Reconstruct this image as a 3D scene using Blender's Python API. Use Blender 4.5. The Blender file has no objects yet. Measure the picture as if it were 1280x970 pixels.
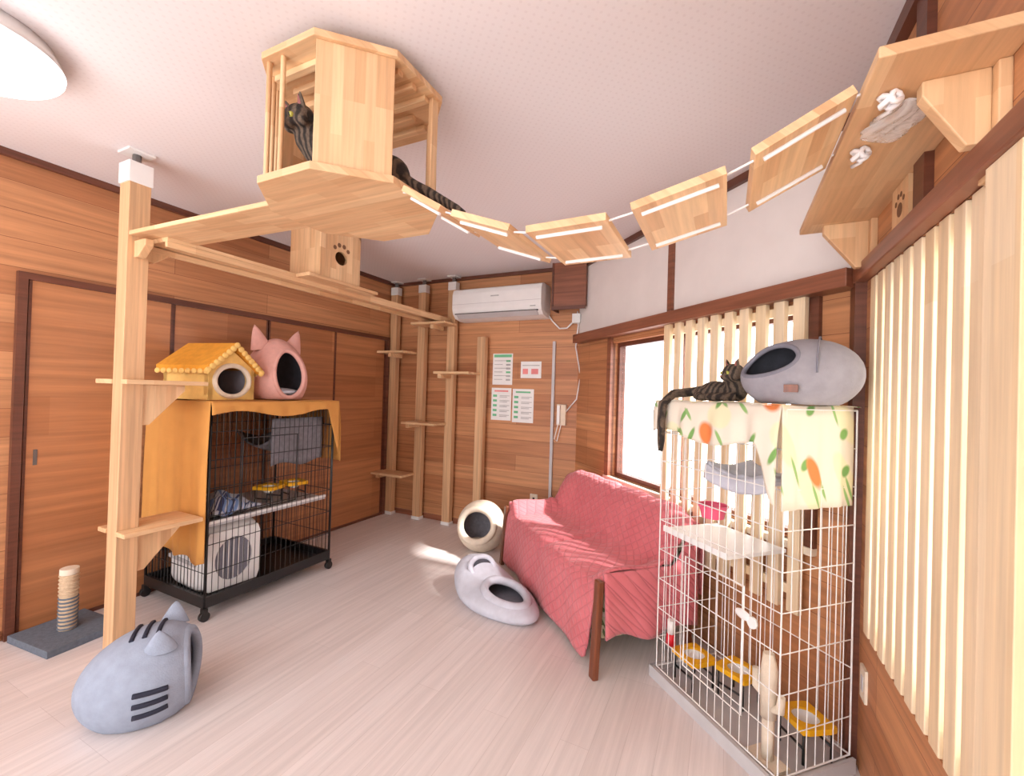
import bpy, bmesh, math, random
from mathutils import Vector, Matrix, Euler
random.seed(7)
V=Vector
pi=math.pi
scene=bpy.context.scene
try:
    scene.view_settings.view_transform='Standard'
    scene.view_settings.look='None'
    scene.view_settings.exposure=0.6
except Exception as e: print(e)

def L(r,g,b):
    def f(c):
        c/=255.0
        return c/12.92 if c<=0.04045 else ((c+0.055)/1.055)**2.4
    return (f(r),f(g),f(b),1.0)

# ---------------------------------------------------------------- materials
def newmat(name):
    m=bpy.data.materials.new(name); m.use_nodes=True
    nt=m.node_tree; b=nt.nodes.get('Principled BSDF')
    return m,nt,b
def math_n(nt,op,a,b=None,c=None):
    n=nt.nodes.new('ShaderNodeMath'); n.operation=op
    for i,x in enumerate((a,b,c)):
        if x is None: continue
        if isinstance(x,(int,float)): n.inputs[i].default_value=x
        else: nt.links.new(x,n.inputs[i])
    return n.outputs[0]
def mixc(nt,fac,a,b,mode='MIX'):
    n=nt.nodes.new('ShaderNodeMixRGB'); n.blend_type=mode
    for i,x in enumerate((fac,a,b)):
        if isinstance(x,(int,float)): n.inputs[i].default_value=x
        elif isinstance(x,tuple): n.inputs[i].default_value=x
        else: nt.links.new(x,n.inputs[i])
    return n.outputs[0]
def ramp(nt,fac,p0,c0,p1,c1):
    n=nt.nodes.new('ShaderNodeValToRGB'); e=n.color_ramp.elements
    e[0].position=p0;e[0].color=c0;e[1].position=p1;e[1].color=c1
    nt.links.new(fac,n.inputs[0]); return n.outputs[0]
def objc(nt):
    t=nt.nodes.new('ShaderNodeTexCoord'); s=nt.nodes.new('ShaderNodeSeparateXYZ')
    nt.links.new(t.outputs['Object'],s.inputs[0]); return t.outputs['Object'],s.outputs
def comb(nt,x,y,z=0.0):
    n=nt.nodes.new('ShaderNodeCombineXYZ')
    for i,a in enumerate((x,y,z)):
        if isinstance(a,(int,float)): n.inputs[i].default_value=a
        else: nt.links.new(a,n.inputs[i])
    return n.outputs[0]
def noise(nt,vec,scale,detail=3,rough=.5):
    n=nt.nodes.new('ShaderNodeTexNoise'); n.inputs['Scale'].default_value=scale
    n.inputs['Detail'].default_value=detail; n.inputs['Roughness'].default_value=rough
    nt.links.new(vec,n.inputs['Vector']); return n.outputs['Fac']
def bump(nt,b,h,strength,dist=.01):
    n=nt.nodes.new('ShaderNodeBump'); n.inputs['Strength'].default_value=strength
    n.inputs['Distance'].default_value=dist
    nt.links.new(h,n.inputs['Height']); nt.links.new(n.outputs[0],b.inputs['Normal'])
def plain(name,c,rough=.6,var=.08,scale=12,bmp=0.0,metal=0.0,bscale=200):
    m,nt,b=newmat(name); vec,_=objc(nt)
    n=noise(nt,vec,scale)
    c1=tuple(max(0,x*(1-var)) for x in c[:3])+(1,); c2=tuple(min(1,x*(1+var)) for x in c[:3])+(1,)
    nt.links.new(ramp(nt,n,.3,c1,.7,c2),b.inputs['Base Color'])
    b.inputs['Roughness'].default_value=rough; b.inputs['Metallic'].default_value=metal
    if bmp: bump(nt,b,noise(nt,vec,bscale,2),bmp,.003)
    return m
def wood(name,c1,c2,mode,bw,bh,gap=0.0,gapc=None,grain=.25,gs=(1.5,40),rough=.45,bias=0.0,spec=.5):
    m,nt,b=newmat(name); vec,s=objc(nt)
    if mode=='wall': U=math_n(nt,'SUBTRACT',s[0],s[1]); W=s[2]
    elif mode=='floor': U=s[1]; W=s[0]
    elif mode=='px': U=s[0]; W=math_n(nt,'ADD',s[1],s[2])
    elif mode=='py': U=s[1]; W=math_n(nt,'ADD',s[0],s[2])
    else: U=s[2]; W=math_n(nt,'ADD',s[0],s[1])
    uv=comb(nt,math_n(nt,'ADD',U,20.03),math_n(nt,'ADD',W,20.0))
    br=nt.nodes.new('ShaderNodeTexBrick'); nt.links.new(uv,br.inputs['Vector'])
    br.inputs['Scale'].default_value=1; br.inputs['Brick Width'].default_value=bw; br.inputs['Row Height'].default_value=bh
    br.inputs['Mortar Size'].default_value=gap; br.inputs['Bias'].default_value=bias
    br.inputs['Color1'].default_value=c1; br.inputs['Color2'].default_value=c2
    br.inputs['Mortar'].default_value=gapc if gapc else c1
    br.offset=.37; br.offset_frequency=3
    gv=comb(nt,math_n(nt,'MULTIPLY',U,gs[0]),math_n(nt,'MULTIPLY',W,gs[1]))
    n=noise(nt,gv,1.0,5,.6)
    lo=1-grain; hi=1+grain*.4
    r=ramp(nt,n,.35,(lo,lo,lo,1),.65,(hi,hi,hi,1))
    col=mixc(nt,1.0,br.outputs['Color'],r,'MULTIPLY')
    nt.links.new(col,b.inputs['Base Color'])
    b.inputs['Roughness'].default_value=rough
    b.inputs['Specular IOR Level'].default_value=spec
    bump(nt,b,n,.08,.003)
    return m
def emis(name,c,st):
    m,nt,b=newmat(name); b.inputs['Base Color'].default_value=c
    vec,_=objc(nt)
    nt.links.new(ramp(nt,noise(nt,vec,2),0,c,1,(1,1,1,1)),b.inputs['Emission Color'])
    b.inputs['Emission Strength'].default_value=st; return m

M_wall=wood('wall_cedar_boards',L(202,144,100),L(176,116,76),'wall',1.7,.14,.0012,L(128,76,48),.26,(1.2,30),.5)
M_door=wood('door_veneer',L(190,130,88),L(172,112,72),'wall',.9,.2,0,None,.24,(1.0,26),.4)
M_trim=wood('dark_wood_trim',L(112,66,48),L(98,56,42),'wall',2,.3,0,None,.3,(2,40),.4)
M_head=wood('header_beam_wood',L(150,94,70),L(134,82,60),'wall',2,.3,0,None,.3,(2,40),.35)
M_floor=wood('pale_floor_boards',L(226,217,215),L(219,209,206),'floor',1.3,.11,.0008,L(202,191,188),.11,(1.6,44),.34)
P1=L(232,196,152);P2=L(212,166,122)
M_px=wood('pine_laminate_x',P1,P2,'px',.3,.045,0,None,.14,(3,50),.5)
M_py=wood('pine_laminate_y',P1,P2,'py',.3,.045,0,None,.14,(3,50),.5)
M_pz=wood('pine_laminate_z',P1,P2,'pz',.3,.045,0,None,.14,(3,50),.5)
M_post=wood('pine_post',L(216,174,132),L(202,156,114),'pz',2.5,.5,0,None,.24,(1.5,45),.5)
M_slat=wood('slat_pine',L(242,222,190),L(234,208,168),'pz',2.5,.07,0,None,.14,(2,40),.55)
M_plaster=plain('white_plaster',L(228,220,216),.9,.03,6,.1)
M_white=plain('white_plastic',L(232,231,230),.35,.02)
M_grey_pl=plain('grey_plastic_tray',L(190,188,190),.4,.04)
M_black=plain('black_wire',L(28,27,28),.4,.1)
M_wwire=plain('white_wire',L(236,234,232),.35,.02)
M_silver=plain('aluminium_sash',L(110,106,104),.35,.05,metal=.4)
M_dark=plain('cavity_shade',L(40,30,28),.9,.1)  # shade of the louvre gap and outlet slot, painted as dark strips
M_hole_shade=plain('paw_cutout_shade',L(120,84,60),.9,.1)  # shade of paw holes, painted on as flat discs
M_grey=plain('grey_plush',L(150,148,156),.95,.07,30,.5)
M_greylt=plain('light_grey_plush',L(196,198,210),.95,.05,30,.5)
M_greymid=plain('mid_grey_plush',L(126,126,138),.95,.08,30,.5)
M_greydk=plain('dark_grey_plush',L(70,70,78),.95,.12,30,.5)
M_bluegr=plain('blue_grey_plush',L(146,155,172),.95,.07,30,.5)
M_navy=plain('navy_stripe',L(36,38,54),.9,.1)
M_pink=plain('pink_plush',L(222,170,160),.95,.06,30,.5)
M_cream=plain('cream_plush',L(226,212,192),.95,.06,30,.5)
M_yel=plain('yellow_plush',L(230,160,52),.95,.08,30,.5)
M_yelw=plain('pale_yellow_plush',L(238,198,118),.95,.06,30,.4)
M_must=plain('mustard_cloth',L(202,142,72),.9,.06,8,.3)
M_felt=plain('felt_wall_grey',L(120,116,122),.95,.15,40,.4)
M_rope=plain('white_rope',L(240,238,240),.6,.03)
M_walnut=wood('walnut_leg',L(128,70,44),L(110,60,38),'pz',2,.3,0,None,.3,(3,50),.35)
M_yplast=plain('yellow_plastic',L(236,176,20),.4,.05)
M_pinkpl=plain('pink_plastic',L(232,96,130),.4,.05)
M_red=plain('red_plastic',L(210,30,45),.4,.05)
M_green=plain('green_print',L(110,185,140),.7,.1)
M_ink=plain('grey_print',L(176,176,176),.7,.15)
M_redink=plain('pink_print',L(228,140,140),.7,.1)
M_card=plain('blue_grey_carpet',L(100,108,120),.95,.15,60,.6)
M_sisal=plain('sisal',L(200,175,145),.95,.12,80,.8)
M_lamp=emis('lamp_diffuser',(1,.98,.96,1),1.2)

def mk_quilt():
    m,nt,b=newmat('pink_quilted_cover'); vec,s=objc(nt)
    t=math_n(nt,'SUBTRACT',s[1],s[2]); k=46.0
    a=math_n(nt,'ABSOLUTE',math_n(nt,'SINE',math_n(nt,'MULTIPLY',math_n(nt,'ADD',s[0],t),k)))
    c=math_n(nt,'ABSOLUTE',math_n(nt,'SINE',math_n(nt,'MULTIPLY',math_n(nt,'SUBTRACT',s[0],t),k)))
    h=math_n(nt,'POWER',math_n(nt,'MINIMUM',a,c),.5)
    n=noise(nt,vec,6)
    base=ramp(nt,n,.3,L(205,104,112),.7,L(214,117,124))
    nt.links.new(mixc(nt,1.0,base,ramp(nt,h,0,(.78,.72,.74,1),.6,(1,1,1,1)),'MULTIPLY'),b.inputs['Base Color'])
    b.inputs['Roughness'].default_value=.8
    b.inputs['Sheen Weight'].default_value=.2
    bump(nt,b,h,.6,.008); return m
M_quilt=mk_quilt()
def mk_floral(name,base,cols):
    m,nt,b=newmat(name); vec,s=objc(nt)
    c=base
    for i,(col,th,sc,st) in enumerate(cols):
        v=comb(nt,math_n(nt,'MULTIPLY',math_n(nt,'ADD',s[0],s[1]),st[0]),math_n(nt,'MULTIPLY',math_n(nt,'SUBTRACT',s[2],s[1]),st[1]),float(i*3.7))
        n=noise(nt,v,sc,1,.4)
        f=ramp(nt,n,th,(0,0,0,1),th+.015,(1,1,1,1))
        c=mixc(nt,f,c,col)
    nt.links.new(c,b.inputs['Base Color']); b.inputs['Roughness'].default_value=.9
    return m
def mk_leaves():
    """cream cotton with sparse long green leaves and a few orange blooms"""
    m,nt,b=newmat('leaf_print_cloth'); vec,s=objc(nt)
    U=math_n(nt,'ADD',s[0],s[1]); W=math_n(nt,'SUBTRACT',s[2],s[1])
    c=L(228,220,204)
    for (col,sc,rot,rad,thin,off,vs) in ((L(230,224,188),7,.3,.22,1,3.1,.6),(L(120,166,92),6.0,.5,.085,3.4,.4,.5),(L(140,180,110),6.5,-.6,.08,3.6,5.3,.5),(L(226,130,72),6.0,0,.10,1.2,9.2,.5)):
        ca,sa=math.cos(rot),math.sin(rot)
        u=math_n(nt,'ADD',math_n(nt,'MULTIPLY',U,ca*sc*thin),math_n(nt,'MULTIPLY',W,sa*sc*thin))
        w=math_n(nt,'SUBTRACT',math_n(nt,'MULTIPLY',W,ca*sc),math_n(nt,'MULTIPLY',U,sa*sc))
        v=nt.nodes.new('ShaderNodeTexVoronoi'); v.voronoi_dimensions='2D'; v.inputs['Scale'].default_value=vs
        v.inputs['Randomness'].default_value=.8
        nt.links.new(comb(nt,math_n(nt,'ADD',u,off),w),v.inputs['Vector'])
        f=ramp(nt,v.outputs['Distance'],rad,(1,1,1,1),rad+.05,(0,0,0,1))
        c=mixc(nt,f,c,col)
    nt.links.new(c,b.inputs['Base Color']); b.inputs['Roughness'].default_value=.9
    return m
M_floral=mk_leaves()
M_sofafl=mk_floral('sofa_floral',L(196,192,160),[(L(90,110,70),.52,22,(1,1)),(L(220,200,190),.62,30,(1,1))])
M_plaid=mk_floral('plaid_blanket',L(196,200,212),[(L(60,70,110),.55,14,(3,.3)),(L(120,150,200),.58,12,(.3,3))])

def mk_tabby():
    m,nt,b=newmat('tabby_fur'); vec,s=objc(nt)
    w=nt.nodes.new('ShaderNodeTexWave'); w.inputs['Scale'].default_value=16; w.inputs['Distortion'].default_value=5
    w.inputs['Detail'].default_value=2; w.inputs['Detail Scale'].default_value=1.2
    nt.links.new(vec,w.inputs['Vector'])
    c=ramp(nt,w.outputs['Fac'],.2,L(44,38,34),.8,L(104,88,74))
    n=noise(nt,vec,150,2)
    nt.links.new(mixc(nt,1.0,c,ramp(nt,n,.3,(.75,.75,.75,1),.7,(1.2,1.2,1.2,1)),'MULTIPLY'),b.inputs['Base Color'])
    b.inputs['Roughness'].default_value=.85; bump(nt,b,n,.5,.004); return m
M_tabby=mk_tabby()
M_eye=plain('cat_eye_amber',L(180,175,80),.1,.05)
M_pupil=plain('cat_pupil',L(10,10,10),.1,.0)
M_nose=plain('cat_nose',L(150,90,85),.5,.05)
def mk_ceiling():
    m,nt,b=newmat('perforated_ceiling_board'); vec,s=objc(nt); k=2*pi/.036
    a=math_n(nt,'SINE',math_n(nt,'MULTIPLY',s[0],k)); c=math_n(nt,'SINE',math_n(nt,'MULTIPLY',s[1],k))
    h=math_n(nt,'MULTIPLY',a,c)
    f=ramp(nt,h,.55,(0,0,0,1),.85,(1,1,1,1))
    nt.links.new(mixc(nt,f,L(230,224,226),L(224,217,219)),b.inputs['Base Color'])
    b.inputs['Roughness'].default_value=.85
    bump(nt,b,f,-.1,.002); return m
M_ceil=mk_ceiling()
def mk_glass():
    m,nt,b=newmat('clear_window_glass')
    t=nt.nodes.new('ShaderNodeBsdfTransparent'); g=nt.nodes.new('ShaderNodeBsdfGlossy'); g.inputs['Roughness'].default_value=.05
    x=nt.nodes.new('ShaderNodeMixShader'); x.inputs[0].default_value=.04
    nt.links.new(t.outputs[0],x.inputs[1]); nt.links.new(g.outputs[0],x.inputs[2])
    nt.links.new(x.outputs[0],nt.nodes['Material Output'].inputs['Surface']); return m
M_glass=mk_glass()
def mk_diffuser():  # pane added to spread the sun softly, keeping slat stripes off the floor
    m,nt,b=newmat('sun_diffusing_pane')
    t=nt.nodes.new('ShaderNodeBsdfTranslucent'); t.inputs['Color'].default_value=(.95,.94,.92,1)
    nt.links.new(t.outputs[0],nt.nodes['Material Output'].inputs['Surface']); return m
M_diffuser=mk_diffuser()
def mk_bag():
    m,nt,b=newmat('clear_plastic_bag'); vec,_=objc(nt)
    b.inputs['Base Color'].default_value=(.95,.95,.95,1); b.inputs['Roughness'].default_value=.12
    b.inputs['Alpha'].default_value=.35; bump(nt,b,noise(nt,vec,30),.8,.01); return m
M_bag=mk_bag()

# ---------------------------------------------------------------- mesh builder
class MB:
    def __init__(s): s.v=[];s.f=[];s.m=[];s.sm=[];s.mats=[]
    def add(s,vs,fs,mat,smooth=False):
        if mat not in s.mats: s.mats.append(mat)
        k=s.mats.index(mat); o=len(s.v)
        s.v+= [tuple(v) for v in vs]
        for f in fs: s.f.append(tuple(i+o for i in f)); s.m.append(k); s.sm.append(smooth)
    def box(s,x0,x1,y0,y1,z0,z1,mat):
        vs=[(x,y,z) for z in (z0,z1) for y in (y0,y1) for x in (x0,x1)]
        s.add(vs,[(0,2,3,1),(4,5,7,6),(0,1,5,4),(2,6,7,3),(0,4,6,2),(1,3,7,5)],mat)
    def extr(s,pts,vec,mat,smooth=False):
        n=len(pts); vec=V(vec); a=[V(p) for p in pts]; b=[p+vec for p in a]
        s.add(a+b,[tuple(range(n))[::-1],tuple(range(n,2*n))],mat)
        s.add(a+b,[(i,(i+1)%n,n+(i+1)%n,n+i) for i in range(n)],mat,smooth)
    def bar(s,p0,p1,w,h,mat,up=(0,0,1)):
        p0=V(p0);p1=V(p1);d=(p1-p0).normalized(); up=V(up)
        if abs(d.dot(up))>.98: up=V((0,1,0))
        r=d.cross(up).normalized(); u=r.cross(d)
        q=[r*w/2+u*h/2,-r*w/2+u*h/2,-r*w/2-u*h/2,r*w/2-u*h/2]
        s.extr([p0+x for x in q],p1-p0,mat)
    def tube(s,pts,rad,mat,seg=8,closed=False,cap=True):
        pts=[V(p) for p in pts]; n=len(pts)
        if isinstance(rad,(int,float)): rad=[rad]*n
        vs=[];prev=None
        for i,p in enumerate(pts):
            if closed: t=pts[(i+1)%n]-pts[i-1]
            else: t=pts[min(i+1,n-1)]-pts[max(i-1,0)]
            t.normalize()
            if prev is None:
                r=t.cross(V((0,0,1)))
                if r.length<.1: r=t.cross(V((0,1,0)))
            else: r=prev-t*prev.dot(t)
            r.normalize(); prev=r; u=t.cross(r)
            for k in range(seg):
                a=2*pi*k/seg; vs.append(p+(r*math.cos(a)+u*math.sin(a))*rad[i])
        fs=[]
        for i in range(n if closed else n-1):
            j=(i+1)%n
            for k in range(seg): fs.append((i*seg+k,i*seg+(k+1)%seg,j*seg+(k+1)%seg,j*seg+k))
        s.add(vs,fs,mat,True)
        if cap and not closed: s.add(vs,[tuple(range(seg))[::-1],tuple(range((n-1)*seg,n*seg))],mat)
    def grid(s,fn,nu,nv,mat,smooth=True,wrap=False):
        vs=[];nu1=nu if wrap else nu+1
        for j in range(nv+1):
            for i in range(nu1): vs.append(fn(i/nu,j/nv))
        fs=[(j*nu1+i,j*nu1+(i+1)%nu1,(j+1)*nu1+(i+1)%nu1,(j+1)*nu1+i) for j in range(nv) for i in range(nu)]
        s.add(vs,fs,mat,smooth)
    def ell(s,c,r,mat,rot=None,nu=20,nv=12):
        c=V(c); r=V((r,r,r)) if isinstance(r,(int,float)) else V(r)
        def fn(u,v):
            a=2*pi*u;b=pi*v; p=V((r.x*math.sin(b)*math.cos(a),r.y*math.sin(b)*math.sin(a),r.z*math.cos(b)))
            if rot: p=rot@p
            return c+p
        s.grid(fn,nu,nv,mat,True,True)
    def obj(s,name,loc=(0,0,0),rz=0,parent=None,bevel=0,solid=0,sub=0,rot=None):
        me=bpy.data.meshes.new(name); me.from_pydata(s.v,[],s.f)
        for m in s.mats: me.materials.append(m)
        for p,k,sm in zip(me.polygons,s.m,s.sm): p.material_index=k; p.use_smooth=sm
        bm=bmesh.new(); bm.from_mesh(me); bmesh.ops.remove_doubles(bm,verts=bm.verts,dist=1e-5)
        bmesh.ops.recalc_face_normals(bm,faces=bm.faces); bm.to_mesh(me); bm.free()
        o=bpy.data.objects.new(name,me); scene.collection.objects.link(o)
        o.location=loc; o.rotation_euler=rot if rot else (0,0,rz)
        if parent: o.parent=parent
        if solid:
            d=o.modifiers.new('solid','SOLIDIFY'); d.thickness=solid; d.offset=0
        if bevel:
            d=o.modifiers.new('bevel','BEVEL'); d.width=bevel; d.segments=2; d.limit_method='ANGLE'; d.angle_limit=.7
        if sub:
            d=o.modifiers.new('sub','SUBSURF'); d.levels=sub; d.render_levels=sub
        return o

def ringplate(mb,outer,hole,vec,mat):
    n=len(outer); vec=V(vec)
    a=[V(p) for p in outer]; h=[V(p) for p in hole]
    vs=a+h+[p+vec for p in a]+[p+vec for p in h]
    fs=[]
    for i in range(n):
        j=(i+1)%n
        fs+=[(i,j,n+j,n+i),(2*n+i,3*n+i,3*n+j,2*n+j),(i,2*n+i,2*n+j,j),(n+i,n+j,3*n+j,3*n+i)]
    mb.add(vs,fs,mat)
def rectloop(hw,hh,n,cx=0,cy=0):
    out=[]
    for i in range(n):
        a=2*pi*i/n+pi/n; c,s_=math.cos(a),math.sin(a)
        k=1/max(abs(c)/hw,abs(s_)/hh); out.append((cx+c*k,cy+s_*k))
    return out
def dome(mb,R,axis,au,av,mo,mi_,mr,rim,zc,inner=.87,shape=None,c=(0,0,0),floor_in=.035,nv=20):
    ax=V(axis).normalized(); e1=ax.cross(V((0,0,1)))
    if e1.length<.05: e1=V((0,-1,0))
    e1.normalize(); e2=e1.cross(ax); c=V(c)
    def P(ph,t,sc,zmin):
        a0=1/math.sqrt((math.cos(ph)/au)**2+(math.sin(ph)/av)**2)
        al=a0+(pi-a0)*t
        d=ax*math.cos(al)+(e1*math.cos(ph)+e2*math.sin(ph))*math.sin(al)
        p=V((R[0]*d.x*sc,R[1]*d.y*sc,zc+R[2]*d.z*sc))
        if shape: p=shape(p)
        if p.z<zmin: p.z=zmin
        return c+p
    mb.grid(lambda u,v:P(2*pi*u,v,1,0),44,nv,mo,True,True)
    mb.grid(lambda u,v:P(2*pi*u,v,inner,floor_in),44,nv,mi_,True,True)
    k=(1+inner)/2
    mb.tube([P(2*pi*i/44,0,k,.015) for i in range(44)],rim,mr,8,True)
    return P
def ear(mb,c,w,h,d,mat,out=(0,0,1),side=(1,0,0)):
    c=V(c);o=V(out).normalized();s_=V(side).normalized();n=o.cross(s_)
    def fn(u,v):
        a=2*pi*u; r=(1-v)**.75
        return c+o*h*v+s_*w/2*r*math.cos(a)+n*d/2*r*math.sin(a)
    mb.grid(fn,14,6,mat,True,True)
def panel(mb,o,ud,ul,vd,vl,du,dv,t,mat):
    o=V(o);ud=V(ud);vd=V(vd)
    nu=max(1,round(ul/du)); nv=max(1,round(vl/dv))
    for i in range(nu+1):
        p=o+ud*(ul*i/nu); mb.tube([p,p+vd*vl],t if 0<i<nu else t*1.7,mat,4,False,False)
    for j in range(nv+1):
        p=o+vd*(vl*j/nv); mb.tube([p,p+ud*ul],t*1.15 if 0<j<nv else t*1.8,mat,4,False,False)
def curtain(mb,p0,p1,zt,zb,nrm,amp,waves,mat,flare=.01,nu=60,nv=10,ph=0):
    p0=V(p0);p1=V(p1);nrm=V(nrm)
    def fn(u,v):
        p=p0.lerp(p1,u); b=zb(u) if callable(zb) else zb
        q=p+nrm*((amp*math.sin(waves*2*pi*u+ph)+amp*.5*math.sin(waves*4.3*pi*u+1+ph))*v+flare*math.sin(min(1,v*2)*pi/2))
        q.z=zt+(b-zt)*v; return q
    mb.grid(fn,nu,nv,mat)
def bracket(mb,p,du,dv,su,sv,th,mat):
    p=V(p);du=V(du);dv=V(dv); n=du.cross(dv).normalized()*th
    a=[p-n/2,p+du*su-n/2,p+du*su+dv*.03-n/2,p+du*.035+dv*sv-n/2,p+dv*sv-n/2]
    mb.extr(a,n,mat)
def empty(name,loc=(0,0,0),rz=0):
    o=bpy.data.objects.new(name,None); scene.collection.objects.link(o); o.location=loc; o.rotation_euler=(0,0,rz); o.empty_display_size=.1
    return o
def sm(a,b_,x):
    t_=max(0,min(1,(x-a)/(b_-a))); return t_*t_*(3-2*t_)

# ---------------------------------------------------------------- room (camera stands over the origin)
XL=-3.17; XR=.448; YB=3.64; H=2.4; YS=-1.6
C0=V((XR,2.04,0)); A45=math.radians(135)
b=MB(); b.box(XL-.1,XR+.3,YS,YB+.1,-.1,0,M_floor); b.obj('floor')
b=MB(); b.box(XL-.1,XR+.12,YS,YB+.1,H,H+.1,M_ceil); b.obj('ceiling')
b=MB(); b.box(XL-.1,XL,YS,YB+.1,0,H,M_wall); b.obj('wall_left')
b=MB(); b.box(XL,-1.0,YB,YB+.1,0,H,M_wall); b.obj('wall_back')
b=MB()
wy0,wy1,wz0,wz1=.35,1.93,.5,1.73
b.box(XR,XR+.1,YS,2.1,0,wz0,M_wall); b.box(XR,XR+.1,YS,2.1,wz1,H,M_wall)
b.box(XR,XR+.1,YS,wy0,wz0,wz1,M_wall); b.box(XR,XR+.1,wy1,2.1,wz0,wz1,M_wall); b.obj('wall_right')
b=MB()
s0,s1,z0,z1=.2,1.71,.70,1.68
b.box(-.02,2.3,-.1,0,0,z0,M_wall); b.box(-.02,s0,-.1,0,z0,1.76,M_wall); b.box(s1,2.3,-.1,0,z0,1.76,M_wall)
b.box(s0,s1,-.1,0,z1,1.76,M_wall); b.box(-.02,2.3,-.1,0,1.76,H,M_plaster); b.obj('wall_window',C0,A45)

# trims
b=MB(); b.box(XL,XL+.025,YS,YB,H-.035,H,M_trim); b.obj('trim_1')
b=MB(); b.box(XL,-1.1,YB-.025,YB,H-.03,H,M_trim); b.obj('trim_2')
b=MB(); b.box(0,2.26,0,.025,H-.04,H,M_trim); b.obj('trim_3',C0,A45)
b=MB(); b.box(XR-.03,XR,YS,2.0,H-.05,H,M_trim); b.obj('trim_4')
b=MB(); b.box(.0,2.2,0,.09,1.72,1.79,M_head); b.obj('trim_5',C0,A45,bevel=.004)
b=MB(); b.box(XR-.04,XR,YS,2.02,1.73,1.785,M_head); b.obj('trim_6',bevel=.004)
b=MB(); b.box(1.05,1.09,0,.02,1.79,H,M_head); b.obj('trim_7',C0,A45)
b=MB(); b.box(XR-.035,XR+.01,1.98,2.05,0,H,M_trim); b.obj('trim_8')
b=MB(); b.box(XR-.02,XR,1.42,1.49,1.785,H-.05,M_trim); b.obj('trim_9')
b=MB(); b.box(-1.34,-1.06,3.50,YB,2.03,H,M_head); b.box(-1.355,-1.34,3.49,YB,2.0,H,M_trim); b.box(-1.34,-1.06,3.49,3.50,2.0,2.03,M_trim); b.obj('trim_10')
b=MB(); b.box(XL,XL+.012,YS,.86,0,.05,M_head); b.obj('baseboard_left')
b=MB(); b.box(XL,-1.15,YB-.012,YB,0,.05,M_head); b.obj('baseboard_back')

# closet sliding doors on left wall
dy=[.91,1.555,2.20,2.845,3.49]
b=MB()
b.box(XL,XL+.03,.87,3.53,1.785,1.82,M_trim); b.box(XL,XL+.03,.87,.905,0,1.785,M_trim); b.box(XL,XL+.03,3.495,3.53,0,1.785,M_trim)
b.box(XL,XL+.02,.905,3.495,0,.02,M_trim); b.obj('trim_11')
for i in range(4):
    b=MB(); off=.004 if i%2 else .012
    b.box(XL+.001,XL+off,dy[i]+.002,dy[i+1]-.002,.02,1.785,M_door)
    for y in (dy[i]+.002,dy[i+1]-.014): b.box(XL+.001,XL+off+.003,y,y+.012,.02,1.785,M_trim)
    b.box(XL+off,XL+off+.003,dy[i]+.04,dy[i]+.055,.85,.93,M_silver)
    b.obj('door_%d'%(i+1))

# windows
b=MB()
t=.03
b.box(s0,s1,-.09,-.04,z0,z0+t,M_trim); b.box(s0,s1,-.09,-.04,z1-t,z1,M_trim)
for x in (s0,s1-t,1.0): b.box(x,x+t,-.09,-.04,z0+t,z1-t,M_trim)
b.box(s0+t,s1-t,-.07,-.065,z0+t,z1-t,M_glass)
b.box(s0-.05,s1+.05,-.02,.03,z0-.03,z0,M_cream); b.box(s1,s1+.05,-.02,.02,z0,1.72,M_head); b.box(s0-.05,s0,-.02,.02,z0,1.72,M_trim)
b.obj('window_1',C0,A45)
b=MB()
t=.035
b.box(XR+.05,XR+.09,wy0,wy1,wz0,wz0+t,M_silver); b.box(XR+.05,XR+.09,wy0,wy1,wz1-t,wz1,M_silver)
for y in (wy0,wy1-t,1.15): b.box(XR+.05,XR+.09,y,y+t,wz0+t,wz1-t,M_silver)
b.box(XR+.068,XR+.072,wy0+t,wy1-t,wz0+t,wz1-t,M_diffuser)
b.obj('window_2')

# slat screens
b=MB()
b.box(.2,1.07,.012,.03,1.66,1.70,M_slat); b.box(.2,1.07,.012,.03,.48,.52,M_slat)
n=10
for i in range(n):
    x=.21+i*(.83/(n-1)); b.box(x-.026,x+.026,.03,.055,.42,1.73,M_slat)
b.obj('wooden_slat_screen',C0,A45,bevel=.002)
b=MB()
b.box(XR+.025,XR+.04,wy0+.01,wy1-.01,1.66,1.70,M_slat); b.box(XR+.025,XR+.04,wy0+.01,wy1-.01,.53,.57,M_slat)
y=1.895
while y>.4:
    b.box(XR-.004,XR+.025,y-.027,y+.027,.502,1.728,M_slat); y-=.078
b.box(XR-.03,XR-.004,.985,1.10,.0,1.73,M_slat)
b.obj('wooden_slat_screen',bevel=.002)

# ---------------------------------------------------------------- ceiling lamp
b=MB()
def fn(u,v):
    a=2*pi*u; bb=pi*.5*v; return V((.24*math.sin(bb)*math.cos(a),.24*math.sin(bb)*math.sin(a),-.06-.08*math.cos(bb)))
b.grid(fn,40,12,M_lamp,True,True); b.tube([(0,0,-.06),(0,0,0)],[.24,.215],M_white,40)
b.obj('ceiling_lamp',(-2.20,.46,H))

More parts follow.
